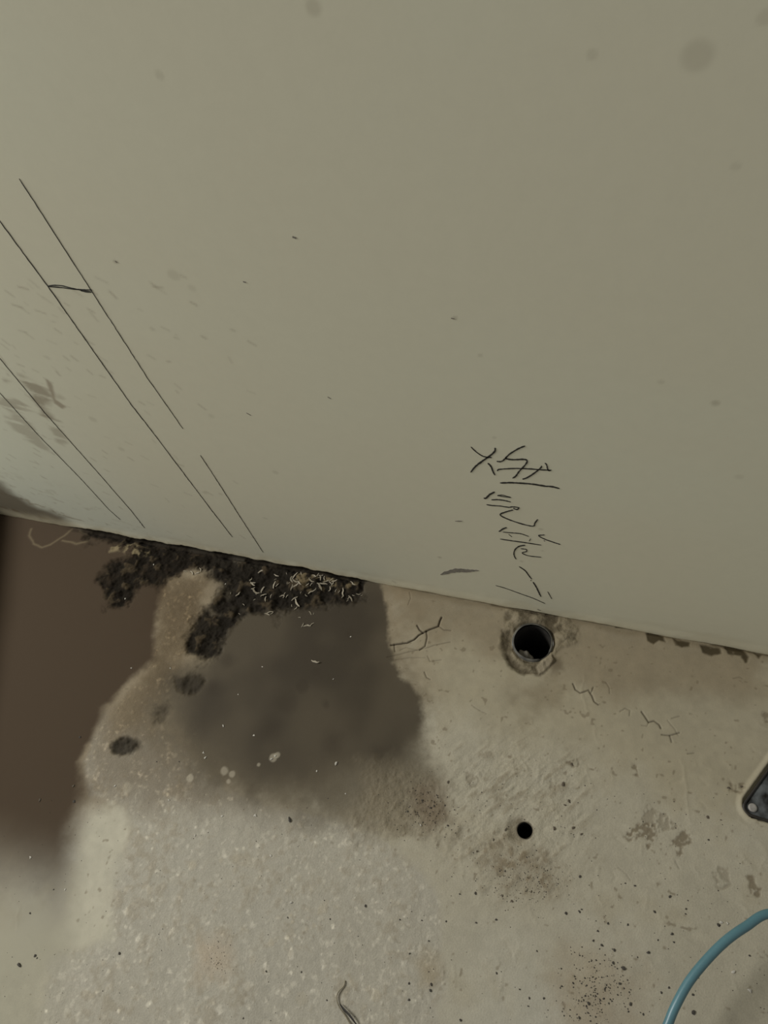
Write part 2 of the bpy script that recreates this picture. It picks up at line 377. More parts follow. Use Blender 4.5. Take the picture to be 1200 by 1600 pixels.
# grey worn blotches on the right
for pts, a in (([(985,1310),(990,1297),(1003,1292),(1012,1288),(1022,1293),(1024,1310),(1016,1322),(1012,1305),(998,1302)], .8),
            ([(1005,1270),(1016,1263),(1040,1272),(1060,1292),(1052,1304),(1030,1300),(1010,1290)], .45),
            ([(1048,1312),(1062,1303),(1078,1300),(1082,1310),(1075,1326),(1062,1332),(1050,1320)], .8),([(977,1306),(984,1303),(986,1316),(978,1318)], .6),
            ([(1165,1370),(1176,1370),(1186,1382),(1183,1400),(1174,1396),(1166,1384)], .8),([(1118,1368),(1124,1350),(1137,1358),(1138,1380),(1124,1392)], .35),
            ([(985,1198),(996,1196),(1000,1206),(998,1214),(985,1212),(992,1205)], .8),([(1133,1226),(1142,1222),(1148,1236),(1138,1240)], .7),([(1150,1226),(1162,1224),(1166,1232),(1156,1240)], .7),
            ([(1042,1162),(1054,1162),(1056,1172),(1048,1170)], .7),([(889,1192),(900,1187),(902,1197),(892,1203)], .7),([(1195,1115),(1205,1112),(1205,1130),(1198,1128)], .7),([(862,1222),(874,1228),(868,1236),(860,1232)], .4),
            ([(728,1205),(748,1210),(752,1224),(738,1228),(726,1216)], .35),([(755,1318),(785,1310),(790,1325),(770,1330)], .4)):
    m = area(pts, 0.002, 0.006, n_fine + 0.7 * wx) * sstep(-0.9, -0.1, n_tiny * 0.7 + n_fine * 0.7); col = mix(col, C(98, 88, 70), m * a); Z -= 0.0008 * m
# dusty brown corner and a brown drift at the bottom
m = area([(880,1510),(960,1490),(1000,1540),(980,1640),(880,1640)], 0.05, 0.03); col = mix(col, C(126, 112, 90), m * 0.6)
m = area([(640,1500),(672,1478),(690,1492),(682,1540),(655,1545)], 0.012, 0.01); col = mix(col, C(128, 117, 95), m * 0.5)
m = area([(310,1470),(350,1460),(362,1500),(330,1530),(300,1510)], 0.02, 0.02); col = mix(col, C(150, 137, 118), m * 0.6)
m = area([(800,1060),(865,1060),(870,1105),(835,1120),(810,1095)], 0.03, 0.025); col = mix(col, C(104, 93, 72), m * 0.55)

# overall mottling and sparse dark flecks
dull = 1 - np.clip(wet + brown + crust, 0, 1)
col *= (1 + (0.05 * n_mid + 0.05 * n_fine) * dull)[:, None]
fl_n = fbm(gx, gy, 0.009, 2, 61)
fleck_m = sstep(0.95, 1.25, fl_n + 0.25 * n_mid) * dull * (1 - rough * 0.5)
col = mix(col, C(96, 86, 68), fleck_m * 0.55)
# cracks: real grooves
cr_d = np.full(gx.shape, 1.0); cr_w = np.zeros(gx.shape)
cracks = [([(611,1008),(622,1006),(637,1004),(648,999),(655,992),(662,988),(672,983),(685,978),(688,970),(691,964)], 1.0),([(661,988),(656,984),(652,977)], .9),
          ([(686,978),(694,984),(705,985)], .5),([(666,986),(667,996),(664,1010),(655,1016)], .7),([(616,1007),(617,1018)], .6),([(605,1027),(630,1021),(664,1013),(680,1007),(704,1003)], .4),
          ([(618,1031),(640,1028),(664,1028)], .3),([(668,1025),(671,1034),(690,1031)], .35),([(663,1050),(666,1058),(672,1061)], .5),([(625,1016),(635,1012),(652,1016)], .3),
          ([(895,1068),(899,1077),(907,1082),(920,1078),(925,1086),(929,1096),(935,1101)], .7),([(924,1082),(927,1074)], .5),([(947,1067),(952,1075),(953,1084)], .3),
          ([(1003,1112),(1010,1122),(1014,1128),(1022,1126),(1030,1132),(1033,1138)], .7),([(1014,1128),(1011,1134),(1003,1133)], .3),([(1034,1148),(1047,1150),(1062,1145)], .55),([(1047,1150),(1050,1160)], .5),
          ([(969,1112),(977,1107),(985,1110),(984,1118)], .35),([(1050,1122),(1062,1119)], .35),([(1075,1178),(1085,1177)], .4),([(1146,1060),(1156,1058),(1160,1060)], .3),([(738,1102),(750,1110),(760,1115)], .3),
          ([(1043,1125),(1055,1140),(1060,1150)], .25),([(640,925),(642,935),(638,945)], .3),([(985,1375),(978,1365),(965,1355)], .25),([(1055,1345),(1062,1358)], .3)]
for pts, w in cracks:
    d = line_dist(gx + 0.0012 * wx, gy + 0.0012 * wy, FP(pts), 0.012)
    mk = np.exp(-(d / (0.0006 + 0.0010 * w)) ** 2) * w
    col = mix(col, C(46, 38, 28), np.clip(mk * 0.95, 0, 1)); Z -= 0.003 * mk

# mortar round the drain pipe, and the pits of both holes
pr = np.hypot(gx - PIPE[0], gy - PIPE[1])
mort = area([(793,952),(872,958),(905,978),(900,1002),(872,1018),(862,1040),(842,1058),(812,1052),(790,1030),(783,1000),(790,975)], 0.005, 0.006)
lump2 = fbm(gx, gy, 0.022, 3, 71)
col = mix(col, C(104, 95, 76), mort * 0.7); col = mix(col, C(58, 50, 36), mort * sstep(-0.05, 0.55, -lump2) * 0.75)
Z += mort * (0.003 * lump2 + 0.001 * n_fine); grain = np.maximum(grain, mort)
for (px, py, r, z) in [(811,966,13,.006),(838,969,10,.004),(885,994,14,.005),(803,985,9,.003)]:
    d = np.hypot(gx - F(px,py)[0], gy - F(px,py)[1]); mk = np.exp(-(d / (r * 0.0012)) ** 2)
    Z += z * mk; col = mix(col, C(122, 113, 94), mk * 0.6)
m = area([(786,985),(800,985),(797,1020),(815,1042),(838,1050),(820,1056),(795,1040),(784,1012)], 0.006, 0.004)
Z -= 0.006 * m; col = mix(col, C(60, 52, 38), m * 0.75)  # dark left of the pipe: sunk, with its shade also in the colour
m = area([(838,1042),(860,1020),(866,1032),(850,1050),(842,1054)], 0.003, 0.003); Z += 0.004 * m; col = mix(col, C(140, 130, 110), m * 0.6)
m = area([(858,1030),(876,1026),(880,1046),(862,1052)], 0.008, 0.006); col = mix(col, C(76, 66, 50), m * 0.6)
Z += -0.003 * sstep(PIPE_R + 0.006, PIPE_R, pr)
hr = np.hypot(gx - HOLE[0], gy - HOLE[1])
off = np.hypot(gx - HOLE[0] + 0.009, gy - HOLE[1] + 0.002)
Z -= 0.005 * sstep(0.026, 0.010, off); col = mix(col, C(112, 101, 82), sstep(0.030, 0.012, off) * 0.5)
col = mix(col, C(64, 54, 40), sstep(HOLE_R + 0.004, HOLE_R, hr) * 0.6)
# raised cement lip round the iron cover
LID_PX = [(1150,1268),(1237,1147),(1334,1178),(1247,1299)]
_lf = FP(LID_PX); _lc = _lf.mean(0); _u = (_lf[1] - _lf[0]); _v = (_lf[3] - _lf[0])
_ins = [_lf[k] + 0.021 * (a * _u / np.linalg.norm(_u) + b * _v / np.linalg.norm(_v)) for k, a, b in ((0, 1, 1), (1, -1, 1), (2, -1, -1), (3, 1, -1))]
lid_sd = poly_sdf(gx, gy, np.array(_ins), 0.08) - 0.021          # rounded corners
m = sstep(0.012, 0.004, np.abs(lid_sd))
Z += 0.004 * m * sstep(-0.004, 0.004, lid_sd); col = mix(col, C(150, 142, 122), m * 0.35)
inner = lid_sd < 0.001
Z[inner] = np.minimum(Z[inner], -0.003)

Z -= Z * sstep(0.32, 0.6, np.hypot(np.maximum(0, gx - 0.36), np.maximum(0, -0.97 - gy)) * 2)
Z[gy > 0.0] -= 0.004
fh = Z.reshape(NY, NX)
def floor_z(x, y):
    i = min(max(int(np.searchsorted(xs, x)), 1), NX - 1); j = min(max(int(np.searchsorted(ys, y)), 1), NY - 1)
    return float(fh[j-1:j+1, i-1:i+1].max())

def grid_mesh(name, co, nx, ny, keep, colr, gls, grn, mat, extra=None):
    ii = np.arange(ny - 1)[:, None] * nx + np.arange(nx - 1)[None, :]
    quads = np.stack([ii, ii + 1, ii + nx + 1, ii + nx], -1).reshape(-1, 4)
    if keep is not None: quads = quads[keep(quads)]
    me = bpy.data.meshes.new(name)
    me.vertices.add(len(co)); me.vertices.foreach_set('co', co.astype(np.float32).ravel())
    me.loops.add(quads.size); me.loops.foreach_set('vertex_index', quads.astype(np.int32).ravel())
    me.polygons.add(len(quads)); me.polygons.foreach_set('loop_start', np.arange(0, quads.size, 4, dtype=np.int32))
    me.polygons.foreach_set('use_smooth', np.ones(len(quads), bool))
    me.update(calc_edges=True)
    a = me.attributes.new('stain_shade', 'FLOAT_COLOR', 'POINT')
    a.data.foreach_set('color', np.concatenate([np.clip(colr, 0, 1), np.ones((len(co), 1))], 1).astype(np.float32).ravel())
    for nm, v in (('gloss', np.clip(gls, 0.2, 1)), ('grain', np.clip(grn, 0, 1.5))):
        a = me.attributes.new(nm, 'FLOAT', 'POINT'); a.data.foreach_set('value', v.astype(np.float32))
    me.materials.append(mat)
    return link(bpy.data.objects.new(name, me))
def keep_floor(q):
    c = np.stack([gx[q].mean(1), gy[q].mean(1)], 1)
    return (np.hypot(c[:,0] - PIPE[0], c[:,1] - PIPE[1]) > PIPE_R - 1e-4) & (np.hypot(c[:,0] - HOLE[0], c[:,1] - HOLE[1]) > HOLE_R - 1e-4)
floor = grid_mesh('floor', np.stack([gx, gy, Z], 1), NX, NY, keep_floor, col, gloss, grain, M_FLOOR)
tag(floor, 'stained bare cement floor with a damp dark patch and cracks', kind='structure')

def bore(name, cx, cy, R, depth, mat, parent, top=0.001, n=48):   # the inside of a hole, with a bottom
    vs_, fs_ = [], []
    for z in (top, -depth * 0.3, -depth):
        for k in range(n):
            a = 2 * math.pi * k / n; vs_.append((cx + R * math.cos(a), cy + R * math.sin(a), z))
    for r in range(2):
        for k in range(n): fs_.append((r*n+k, (r+1)*n+k, (r+1)*n+(k+1)%n, r*n+(k+1)%n))
    fs_.append(tuple(2*n + k for k in range(n)))
    return mesh_obj(name, vs_, fs_, mat, parent)
tag(bore('drilled_hole', HOLE[0], HOLE[1], HOLE_R + 0.0006, 0.09, M_PVCIN, floor, top=-0.0005), 'small round dark hole drilled into the floor')

# ------------------------------------------------------------------ back wall
wxs = axis(np.arange(-1.50, 0.36, 0.0028), -2.2, 2.2)
wzs = np.concatenate([np.arange(0.0, 1.18, 0.0028), [1.2, 1.25, 1.35, 1.5, 1.75, 2.1, 2.6]])
WNX, WNZ = len(wxs), len(wzs)
vx, vz = [a.ravel() for a in np.meshgrid(wxs, wzs)]
vx = vx.copy(); vz = vz.copy()
q1 = fbm(vx, vz, 0.05, 4, 101); q2 = fbm(vx, vz, 0.012, 3, 102); q3 = fbm(vx, vz, 0.3, 3, 103)
vy = 0.0 * vx
KW = 2.35
def CW(r, g, b): return lin(r, g, b) * KW
wc = np.tile(CW(141, 138, 122), (len(vx), 1))
wc = mix(wc, CW(143, 145, 133), sstep(-0.75, -1.25, vx + 0.15 * vz) * 0.8)
wc = mix(wc, CW(141, 141, 126), sstep(-0.6, 0.9, q3) * 0.4)
wg = np.full(vx.shape, 0.62); wgr = np.full(vx.shape, 0.6)
def warea(pts, soft, warp, nz=q1):
    return sstep(soft, -soft, poly_sdf(vx, vz, WP(pts)) + warp * nz)
# scuffed grey smears left
st = fbm(vx * 0.9 - vz * 0.35, (vz + vx * 0.3) * 4.0, 0.05, 4, 111)
for pts, a in (([(25,580),(60,600),(88,620),(75,640),(90,665),(70,660),(45,625),(25,595)], .75),([(0,585),(28,598),(20,602),(0,598)], .55),([(0,620),(30,628),(62,640),(45,643),(15,640),(0,630)], .5),
               ([(20,640),(45,650),(70,690),(90,712),(70,708),(45,692),(25,665)], .45),([(80,660),(95,680),(98,695),(86,690)], .5)):
    m = warea(pts, 0.010, 0.018) * sstep(-0.5, 0.35, st + 0.25); wc = mix(wc, CW(98, 91, 77), m * a)
for pts in ([(73,594),(80,600),(88,625),(104,636),(98,640),(84,630)], [(0,555),(10,566),(16,572),(6,568)]):
    wc = mix(wc, CW(102, 94, 80), warea(pts, 0.003, 0.004) * .8)
# dirt thrown up at the low left
dirt = sstep(0.32, 0.0, np.hypot((vx + 1.45) * 0.55, vz * 1.0)) 
wc = mix(wc, CW(96, 87, 70), dirt * sstep(0.2, 0.75, st * 0.6 + q2 * 0.5) * 0.85)
cor = warea([(-80,700),(0,752),(25,774),(60,794),(105,808),(110,830),(-80,820)], 0.028, 0.012)  # dark corner: shade falling on the wall, painted in
wc = mix(wc, CW(60, 50, 36), cor * 0.85)
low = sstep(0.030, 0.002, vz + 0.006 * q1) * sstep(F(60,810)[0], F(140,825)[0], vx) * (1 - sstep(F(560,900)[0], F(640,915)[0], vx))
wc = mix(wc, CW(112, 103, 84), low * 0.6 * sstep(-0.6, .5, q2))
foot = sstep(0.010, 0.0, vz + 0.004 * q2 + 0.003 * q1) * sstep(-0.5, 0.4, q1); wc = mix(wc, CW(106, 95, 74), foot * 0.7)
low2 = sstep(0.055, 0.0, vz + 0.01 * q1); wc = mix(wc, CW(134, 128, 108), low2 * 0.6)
# scattered specks and small strokes of dirt
sp = [(1090,88,12,.3),(1118,630,6,.45),(490,12,7,.35),(250,118,4,.25),(1033,597,4,.25),(772,684,4,.3),(181,409,3,.6),(271,430,9,.25),(300,450,6,.2),(925,85,5,.25),(1195,28,6,.25),(238,514,5,.25),(275,523,3,.25),
      (687,871,4,.6),(845,827,3,.4),(848,861,3,.3),(815,877,3,.3),(145,655,8,.25),(330,650,6,.2),(430,738,5,.25),(190,702,7,.25),(320,770,5,.3),(345,772,4,.3),(1155,745,6,.2),(505,985,3,.3),(1150,260,4,.2),(710,497,3,.4),(750,555,3,.3)]
for (px, py, r, a) in sp:
    c = WL(px, py); d = np.hypot(vx - c[0], vz - c[1]); wc = mix(wc, CW(108, 103, 88), sstep(r * 0.0013, r * 0.0006, d + 0.0015 * q1) * a)
for _ in range(150):
    px = abs(random.gauss(0, 190)); py = random.uniform(430, 800 + .18 * px)
    c = WL(px, py); a = random.gauss(-0.9, 0.4); L = random.uniform(.004, .016)
    d = line_dist(vx, vz, np.array([c, (c[0] + L * math.cos(a), c[1] + L * math.sin(a))]), .01)
    wc = mix(wc, CW(106, 100, 86), np.exp(-(d / 0.0022) ** 2) * random.uniform(.15, .5))
# ragged foot of the plaster
edge = 0.004 + 0.003 * fbm(wxs, wxs * 0, 0.06, 4, 131)
edge += 0.009 * sstep(F(100,815)[0], F(160,830)[0], wxs) * (1 - sstep(F(560,903)[0], F(590,908)[0], wxs)) * (1 + 0.5 * fbm(wxs, wxs * 0, 0.03, 3, 132))
edge = np.clip(edge, 0.001, None) - 0.003
lift = np.tile(edge, WNZ); vz = np.where(vz < 0.06, lift + vz * (0.06 - lift) / 0.06, vz)
vy = vy - 0.0015 * sstep(0.035, 0.0, vz) - 0.0006 * q1 * sstep(0.05, 0.01, vz)
wco = np.stack([vx, vy, vz], 1)
# turn the foot back into the wall: two extra rows under the first one
r0 = wco[:WNX]
ra = r0.copy(); ra[:,1] = 0.004; ra[:,2] -= 0.001
rb = r0.copy(); rb[:,1] = 0.045; rb[:,2] += 0.002
rc = rb.copy(); rc[:,2] = -0.05
wco = np.concatenate([rc, rb, ra, wco])
dk = np.tile(CW(70, 62, 48), (WNX, 1))
wc = np.concatenate([dk, dk, wc[:WNX] * 0.8, wc]); wg = np.concatenate([np.full(WNX * 3, .9), wg]); wgr = np.concatenate([np.full(WNX * 3, 1.0), wgr])
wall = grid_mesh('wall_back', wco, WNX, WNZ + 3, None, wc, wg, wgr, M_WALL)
tag(wall, 'off-white painted plaster wall with pencil lines and handwriting', kind='structure')

# pencil strokes: thin ribbons lying on the wall
def ribbon(name, pts, w, mat, parent, jit=0.0, taper=True, lift=0.0005, into=None):
    P = []
    for i in range(len(pts) - 1):
        L = math.dist(pts[i], pts[i+1]); k = max(1, int(L / 0.006))
        for s in range(k): P.append([pts[i][q] + (pts[i+1][q] - pts[i][q]) * s / k for q in (0, 1)])
    P.append(list(pts[-1])); P = np.array(P)
    if jit: P[1:-1] += np.random.default_rng(len(P)).normal(0, jit, P[1:-1].shape)
    T = np.gradient(P, axis=0); T /= np.linalg.norm(T, axis=1)[:, None] + 1e-9
    Nn = np.stack([-T[:,1], T[:,0]], 1); n = len(P)
    wv = np.full(n, w) * (0.75 + 0.5 * np.random.default_rng(n + 5).random(n))
    wv = wv * (1 + 0.7 * np.abs(T[:, 0]))
    if taper == 'lens': wv = wv * np.sin(np.pi * (np.arange(n) + .5) / n) ** .7
    if taper: wv[0] *= .4; wv[-1] *= .4
    vs_ = []
    for i in range(n):
        a = P[i] + Nn[i] * wv[i] / 2; b = P[i] - Nn[i] * wv[i] / 2
        y = -lift - 0.0022 * float(sstep(0.045, 0.0, P[i][1]))
        vs_ += [(a[0], y, a[1]), (b[0], y, b[1]), (a[0], y + lift, a[1]), (b[0], y + lift, b[1])]
    fs_ = []
    for i in range(n - 1):
        o = 4 * i; p = o + 4
        fs_ += [(o, p, p+1, o+1), (o+2, o, p, p+2)[::-1], (o+1, o+3, p+3, p+1)[::-1]]
    if into is not None:
        k = len(into[0]); into[0].extend(vs_); into[1].extend([tuple(q + k for q in f) for f in fs_]); return None
    return mesh_obj(name, vs_, fs_, mat, parent, smooth=False)
def smooth_pts(pts, sub=6):
    p = [np.array(q, float) for q in pts]
    if len(p) < 3: return [tuple(q) for q in p]
    ext = [2 * p[0] - p[1]] + p + [2 * p[-1] - p[-2]]; out = []
    for i in range(1, len(ext) - 2):
        a, b, c, d = ext[i-1:i+3]
        for s in range(sub):
            t = s / sub
            out.append(tuple(0.5 * ((2*b) + (c-a)*t + (2*a-5*b+4*c-d)*t*t + (-a+3*b-3*c+d)*t**3)))
    out.append(tuple(p[-1])); return out
for pts, w, mat, lab in (
        ([(-2,343),(75,447.5),(205,632),(240,677),(332,799),(363,839)], .0014, M_INK, 'long pencil line, second from the right'),
        ([(30,279),(142,453),(230,590),(286,670)], .0010, M_INK, 'upper stretch of the rightmost pencil line'),
        ([(313,711),(345,760),(380,815),(411,863)], .0012, M_INK, 'short lower stretch of the rightmost pencil line'),
        ([(-2,558),(70,645),(150,735),(205,798),(226,825)], .0013, M_INK, 'third pencil line from the right, crossing grey smears'),
        ([(-2,612),(60,680),(130,752),(170,796),(188,812)], .0012, M_INK2, 'leftmost faint pencil line')):
    tag(ribbon('pencil_line', WP(pts), w, mat, wall, .00022), lab)
acc = ([], [])
for pts in ([(75,447),(85,445.5),(98,446.5),(112,450),(126,453),(143,456)], [(75,447.5),(95,449),(115,451.5),(130,452.5),(144,453)], [(126,454),(135,456),(143,456)]):
    ribbon('pen_stroke', WP(smooth_pts(pts)), .0010, M_INK, wall, into=acc)
tag(mesh_obj('pencil_tick', *acc, M_INK, wall, smooth=False), 'looped tick joining the two long pencil lines')

def ns(*pts):                       # crop of the note: offset 660,660, scale 1200/260
    return [(660 + x * 0.21667, 660 + y * 0.21667) for x, y in pts]
strokes = [
    (ns((350,175),(385,210),(430,240),(465,250),(500,253)), .0011), (ns((525,182),(520,210),(480,245),(430,280),(385,315),(348,360)), .0017), (ns((472,292),(495,318),(508,350),(523,380)), .0017),
    (ns((740,168),(690,190),(640,220),(610,245),(585,272),(560,282),(535,280)), .0013), (ns((605,248),(608,262),(660,268),(735,266),(755,280),(738,310),(700,350),(675,385),(650,402)), .0015),
    (ns((540,350),(555,338),(640,332),(720,332),(800,336),(870,342),(930,344)), .0012), (ns((860,312),(850,330),(800,370),(760,395),(722,410)), .0014), (ns((884,292),(895,305),(908,345),(930,342)), .0012),
    (ns((560,436),(640,434),(720,438),(800,445),(880,458),(930,462),(990,476)), .0017),
    (ns((522,500),(485,520),(460,545),(442,546)), .0018), (ns((540,525),(580,524),(640,541)), .0009), (ns((540,526),(580,534),(640,541)), .0009), (ns((497,558),(540,556),(590,562),(638,573)), .0013),
    (ns((462,592),(500,598),(560,602),(620,611),(650,608),(695,614),(680,628),(655,618)), .0013), (ns((655,630),(600,645),(560,665),(600,690),(680,720),(760,742),(803,746),(812,725),(832,698)), .0015),
    (ns((607,756),(580,768),(552,787)), .0017), (ns((580,790),(650,796),(710,802),(768,822)), .0011), (ns((622,806),(645,825)), .0013), (ns((780,838),(770,856)), .0016),
    (ns((560,840),(640,852),(740,866),(858,884)), .0014), (ns((882,810),(838,816),(880,840),(940,862),(995,880)), .0013), (ns((876,850),(882,856)), .0014),
    (ns((742,884),(700,892),(672,912),(660,940),(664,965),(676,986)), .0016), (ns((708,910),(748,915),(750,930),(720,940),(745,955),(790,965),(858,971)), .0012),
    (ns((697,1038),(740,1068),(765,1100),(788,1130)), .0016), (ns((785,1135),(780,1142)), .0012), (ns((798,1150),(820,1185),(840,1225),(855,1257)), .0019), (ns((903,1220),(915,1240),(932,1272)), .0010),
    (ns((528,1175),(600,1196),(700,1232),(800,1268),(885,1306)), .0012)]
for a_, b_, nm, lab in ((0, 9, 'handwritten_character', 'topmost and largest handwritten character'), (9, 15, 'handwritten_character', 'middle handwritten character with short bars'),
                        (15, 24, 'handwritten_character', 'lower handwritten character with a small loop'), (24, 29, 'arrow_mark', 'hand-drawn arrow pointing down at the drain pipe')):
    acc = ([], [])
    for pts, w in strokes[a_:b_]: ribbon('stroke', WP(smooth_pts(pts)), w * 1.2, M_INK, wall, .0001, into=acc)
    tag(mesh_obj(nm, *acc, M_INK, wall, smooth=False), lab)
sm = ribbon('grey_smear', WP(smooth_pts([(688,898),(700,894),(715,891),(730,891.5),(748,891)])), .0085, M_SMEAR, wall, 0, 'lens'); tag(sm, 'grey oblong smear low on the wall')
for pts, w in (([(457,370),(463,372)], .003), ([(380,440),(384,441)], .0022), ([(711,814),(722,814)], .0018), ([(512,620),(517,623)], .0016), ([(840,951),(845,953)], .0025), ([(180,408),(183,410)], .0025), ([(385,645),(392,649)], .0016), ([(705,497),(710,498)], .0016)):
    ribbon('fleck', WP(pts), w, M_SMEAR, wall, 0, True)

# ------------------------------------------------------------------ low cement kerb, unseen, added to throw the shade on the left
def line_left(t):    # along the foot, from the corner outwards
    return np.array([-1.53, 0.0]) * (1 - t) + np.array([-0.955, -1.05]) * t
N = 40; vs_, fs_ = [], []
dirv = line_left(1) - line_left(0); perp = np.array([dirv[1], -dirv[0]]); perp /= np.linalg.norm(perp)
if perp[0] > 0: perp = -perp
for i in range(N + 1):
    t = i / N * 0.60; p = line_left(t); h = 0.115 - 0.05 * t + 0.004 * math.sin(9 * t) + random.uniform(-.002, .002)
    for off_, z in ((0, -0.02), (0.004, h - 0.008), (0.012, h), (0.11, h), (0.12, h - 0.01), (0.12, -0.02)):
        vs_.append((p[0] + perp[0] * off_, p[1] + perp[1] * off_ + (0.03 if i == 0 else 0), z))
for i in range(N):
    for k in range(5): fs_.append((i*6+k, (i+1)*6+k, (i+1)*6+k+1, i*6+k+1))
fs_ += [tuple(range(5, -1, -1)), tuple(N*6 + k for k in range(6))]
tag(mesh_obj('shade_kerb', vs_, fs_, M_SHADEKERB, smooth=False), 'unseen low cement kerb added to shade the floor at left', kind='structure')

# ------------------------------------------------------------------ drain pipe
dp = empty('drain_pipe', (PIPE[0], PIPE[1], 0.0))
tag(dp, 'open grey drain pipe stub in the floor against the wall', 'pipe')
n = 64; vs_, fs_ = [], []
prof = [(PIPE_R - 0.0004, -0.30), (PIPE_R - 0.0004, 0), (PIPE_R - 0.0040, 0), (PIPE_R - 0.0040, -0.30)]
for k in range(n):
    a = 2 * math.pi * k / n
    top = 0.0015 + 0.0012 * math.sin(3 * a + 1) + random.uniform(-.0004, .0004)
    if abs((a - math.radians(-40) + math.pi) % (2 * math.pi) - math.pi) < 0.35: top -= 0.006       # broken-out notch
    for r, z in prof: vs_.append((r * math.cos(a), r * math.sin(a), z if z < 0 else top))
for k in range(n):
    k2 = (k + 1) % n
    for j in range(2): fs_.append((k*4+j, k2*4+j, k2*4+j+1, k*4+j+1))
mesh_obj('rim', vs_, fs_, M_PVC, dp)
b = bore('inner_wall', 0, 0, PIPE_R - 0.0041, 0.30, M_PVCIN, dp, top=-0.004); b['label'] = 'dark inside of the pipe'
bm = bmesh.new(); bmesh.ops.create_icosphere(bm, subdivisions=3, radius=1)
for v in bm.verts:
    v.co *= 1 + 0.12 * math.sin(7 * v.co.x + 3 * v.co.y) ; v.co = Vector((v.co.x * .017, v.co.y * .012, v.co.z * .010))
lm = bm_obj('mortar_lump', bm, M_MORTAR, dp); lm.location = (-0.010, -0.026, -0.022); lm.rotation_euler = (.3, .1, -.4); lm['label'] = 'lump of mortar stuck inside the pipe'

# ------------------------------------------------------------------ iron cover at the right edge
lp = np.array([F(*p) for p in LID_PX]); lc = lp.mean(0)
ang = math.atan2(*(lp[1] - lp[0])[::-1]); SIDE = float(np.linalg.norm(lp[1] - lp[0])); SID2 = float(np.linalg.norm(lp[3] - lp[0]))
cover = empty('iron_cover', (lc[0], lc[1], 0.0)); cover.rotation_euler.z = ang
tag(cover, 'black iron floor cover with grey rivet at the right edge', 'cover')
SKEW = math.atan2(*(lp[3] - lp[0])[::-1]) - ang
def rrect(hx, hy, r, nseg=8):     # rounded outline in the cover's own two edge directions
    return [(x + y * math.cos(SKEW), y * math.sin(SKEW)) for x, y in rrect0(hx, hy, r, nseg)]
def rrect0(hx, hy, r, nseg=8):
    out = []
    for cx, cy, a0 in ((hx-r, hy-r, 0), (-hx+r, hy-r, 90), (-hx+r, -hy+r, 180), (hx-r, -hy+r, 270)):
        for k in range(nseg + 1):
            a = math.radians(a0 + 90 * k / nseg); out.append((cx + r * math.cos(a), cy + r * math.sin(a)))
    return out
def stack(name, rings, mat, parent, cap=True, smooth=False):
    n = len(rings[0][0]); vs_, fs_ = [], []
    for pts, z in rings: vs_ += [(x, y, z) for x, y in pts]
    for r in range(len(rings) - 1):
        for k in range(n): fs_.append((r*n+k, r*n+(k+1)%n, (r+1)*n+(k+1)%n, (r+1)*n+k))
    if cap: fs_.append(tuple((len(rings)-1)*n + k for k in range(n)))
    return mesh_obj(name, vs_, fs_, mat, parent, smooth)
hx, hy = SIDE / 2, SID2 / 2
stack('rim', [(rrect(hx, hy, .022), -.02), (rrect(hx, hy, .022), .0035), (rrect(hx-.002, hy-.002, .0205), .0045), (rrect(hx-.004, hy-.004, .019), .0035), (rrect(hx-.0045, hy-.0045, .0185), -.003)], M_IRONRIM, cover, cap=False)
stack('plate', [(rrect(hx-.0045, hy-.0045, .0185), -.015), (rrect(hx-.0045, hy-.0045, .0185), .0005), (rrect(hx-.0065, hy-.0065, .017), .0015)], M_IRON, cover)
circ = lambda r, cx=0, cy=0: [(cx + r * math.cos(2*math.pi*k/20), cy + r * math.sin(2*math.pi*k/20)) for k in range(20)]
for sx in (-1, 1):
    for sy in (-1, 1):
        cx, cy = sx * (hx - .0165), sy * (hy - .0165); cx, cy = cx + cy * math.cos(SKEW), cy * math.sin(SKEW)
        rv = stack('rivet', [(circ(.0072, cx, cy), .001), (circ(.0068, cx, cy), .0034), (circ(.0052, cx, cy), .0044)], M_RIVET, cover); rv['label'] = 'pale grey round rivet'

# ------------------------------------------------------------------ blue hose
def tube(name, path, rad, mat, parent=None, seg=18, radf=None):
    P = [np.array(p, float) for p in path]; n = len(P); vs_, fs_ = [], []
    T = [P[min(i+1, n-1)] - P[max(i-1, 0)] for i in range(n)]; T = [t / (np.linalg.norm(t) + 1e-12) for t in T]
    up_ = np.array([0, 0, 1.0])
    for i in range(n):
        s = np.cross(T[i], up_); s /= np.linalg.norm(s) + 1e-9; u = np.cross(s, T[i])
        r = rad * (radf(i / (n - 1)) if radf else 1)
        for k in range(seg):
            a = 2 * math.pi * k / seg; vs_.append(P[i] + r * (math.cos(a) * s + math.sin(a) * u))
    for i in range(n - 1):
        for k in range(seg): fs_.append((i*seg+k, i*seg+(k+1)%seg, (i+1)*seg+(k+1)%seg, (i+1)*seg+k))
    fs_ += [tuple(range(seg))[::-1], tuple((n-1)*seg + k for k in range(seg))]
    return mesh_obj(name, vs_, fs_, mat, parent)
HR = 0.0066
hp = [(1036,1632,.056),(1047,1592,.062),(1060,1563,.066),(1078,1532,.068),(1104,1500,.070),(1133,1471,.070),(1165,1448,.068),(1205,1427,.064)]
hw = [np.array([*F(x, y, z), z]) for x, y, z in hp]
a0 = hw[0]; t0 = hw[0] - hw[1]; t0 /= np.linalg.norm(t0)
b0 = hw[-1]
pre = [np.array([a0[0] + .30, a0[1] - .16, HR + .001]), np.array([a0[0] + .17, a0[1] - .17, HR + .002]), np.array([a0[0] + .06, a0[1] - .12, .028]), np.array([a0[0] + .012, a0[1] - .06, .052])]
post = [np.array([b0[0] + .07, b0[1] + .012, .050]), np.array([b0[0] + .16, b0[1] - .015, .026]), np.array([b0[0] + .26, b0[1] - .08, HR + .001]), np.array([b0[0] + .34, b0[1] - .19, HR + .001])]
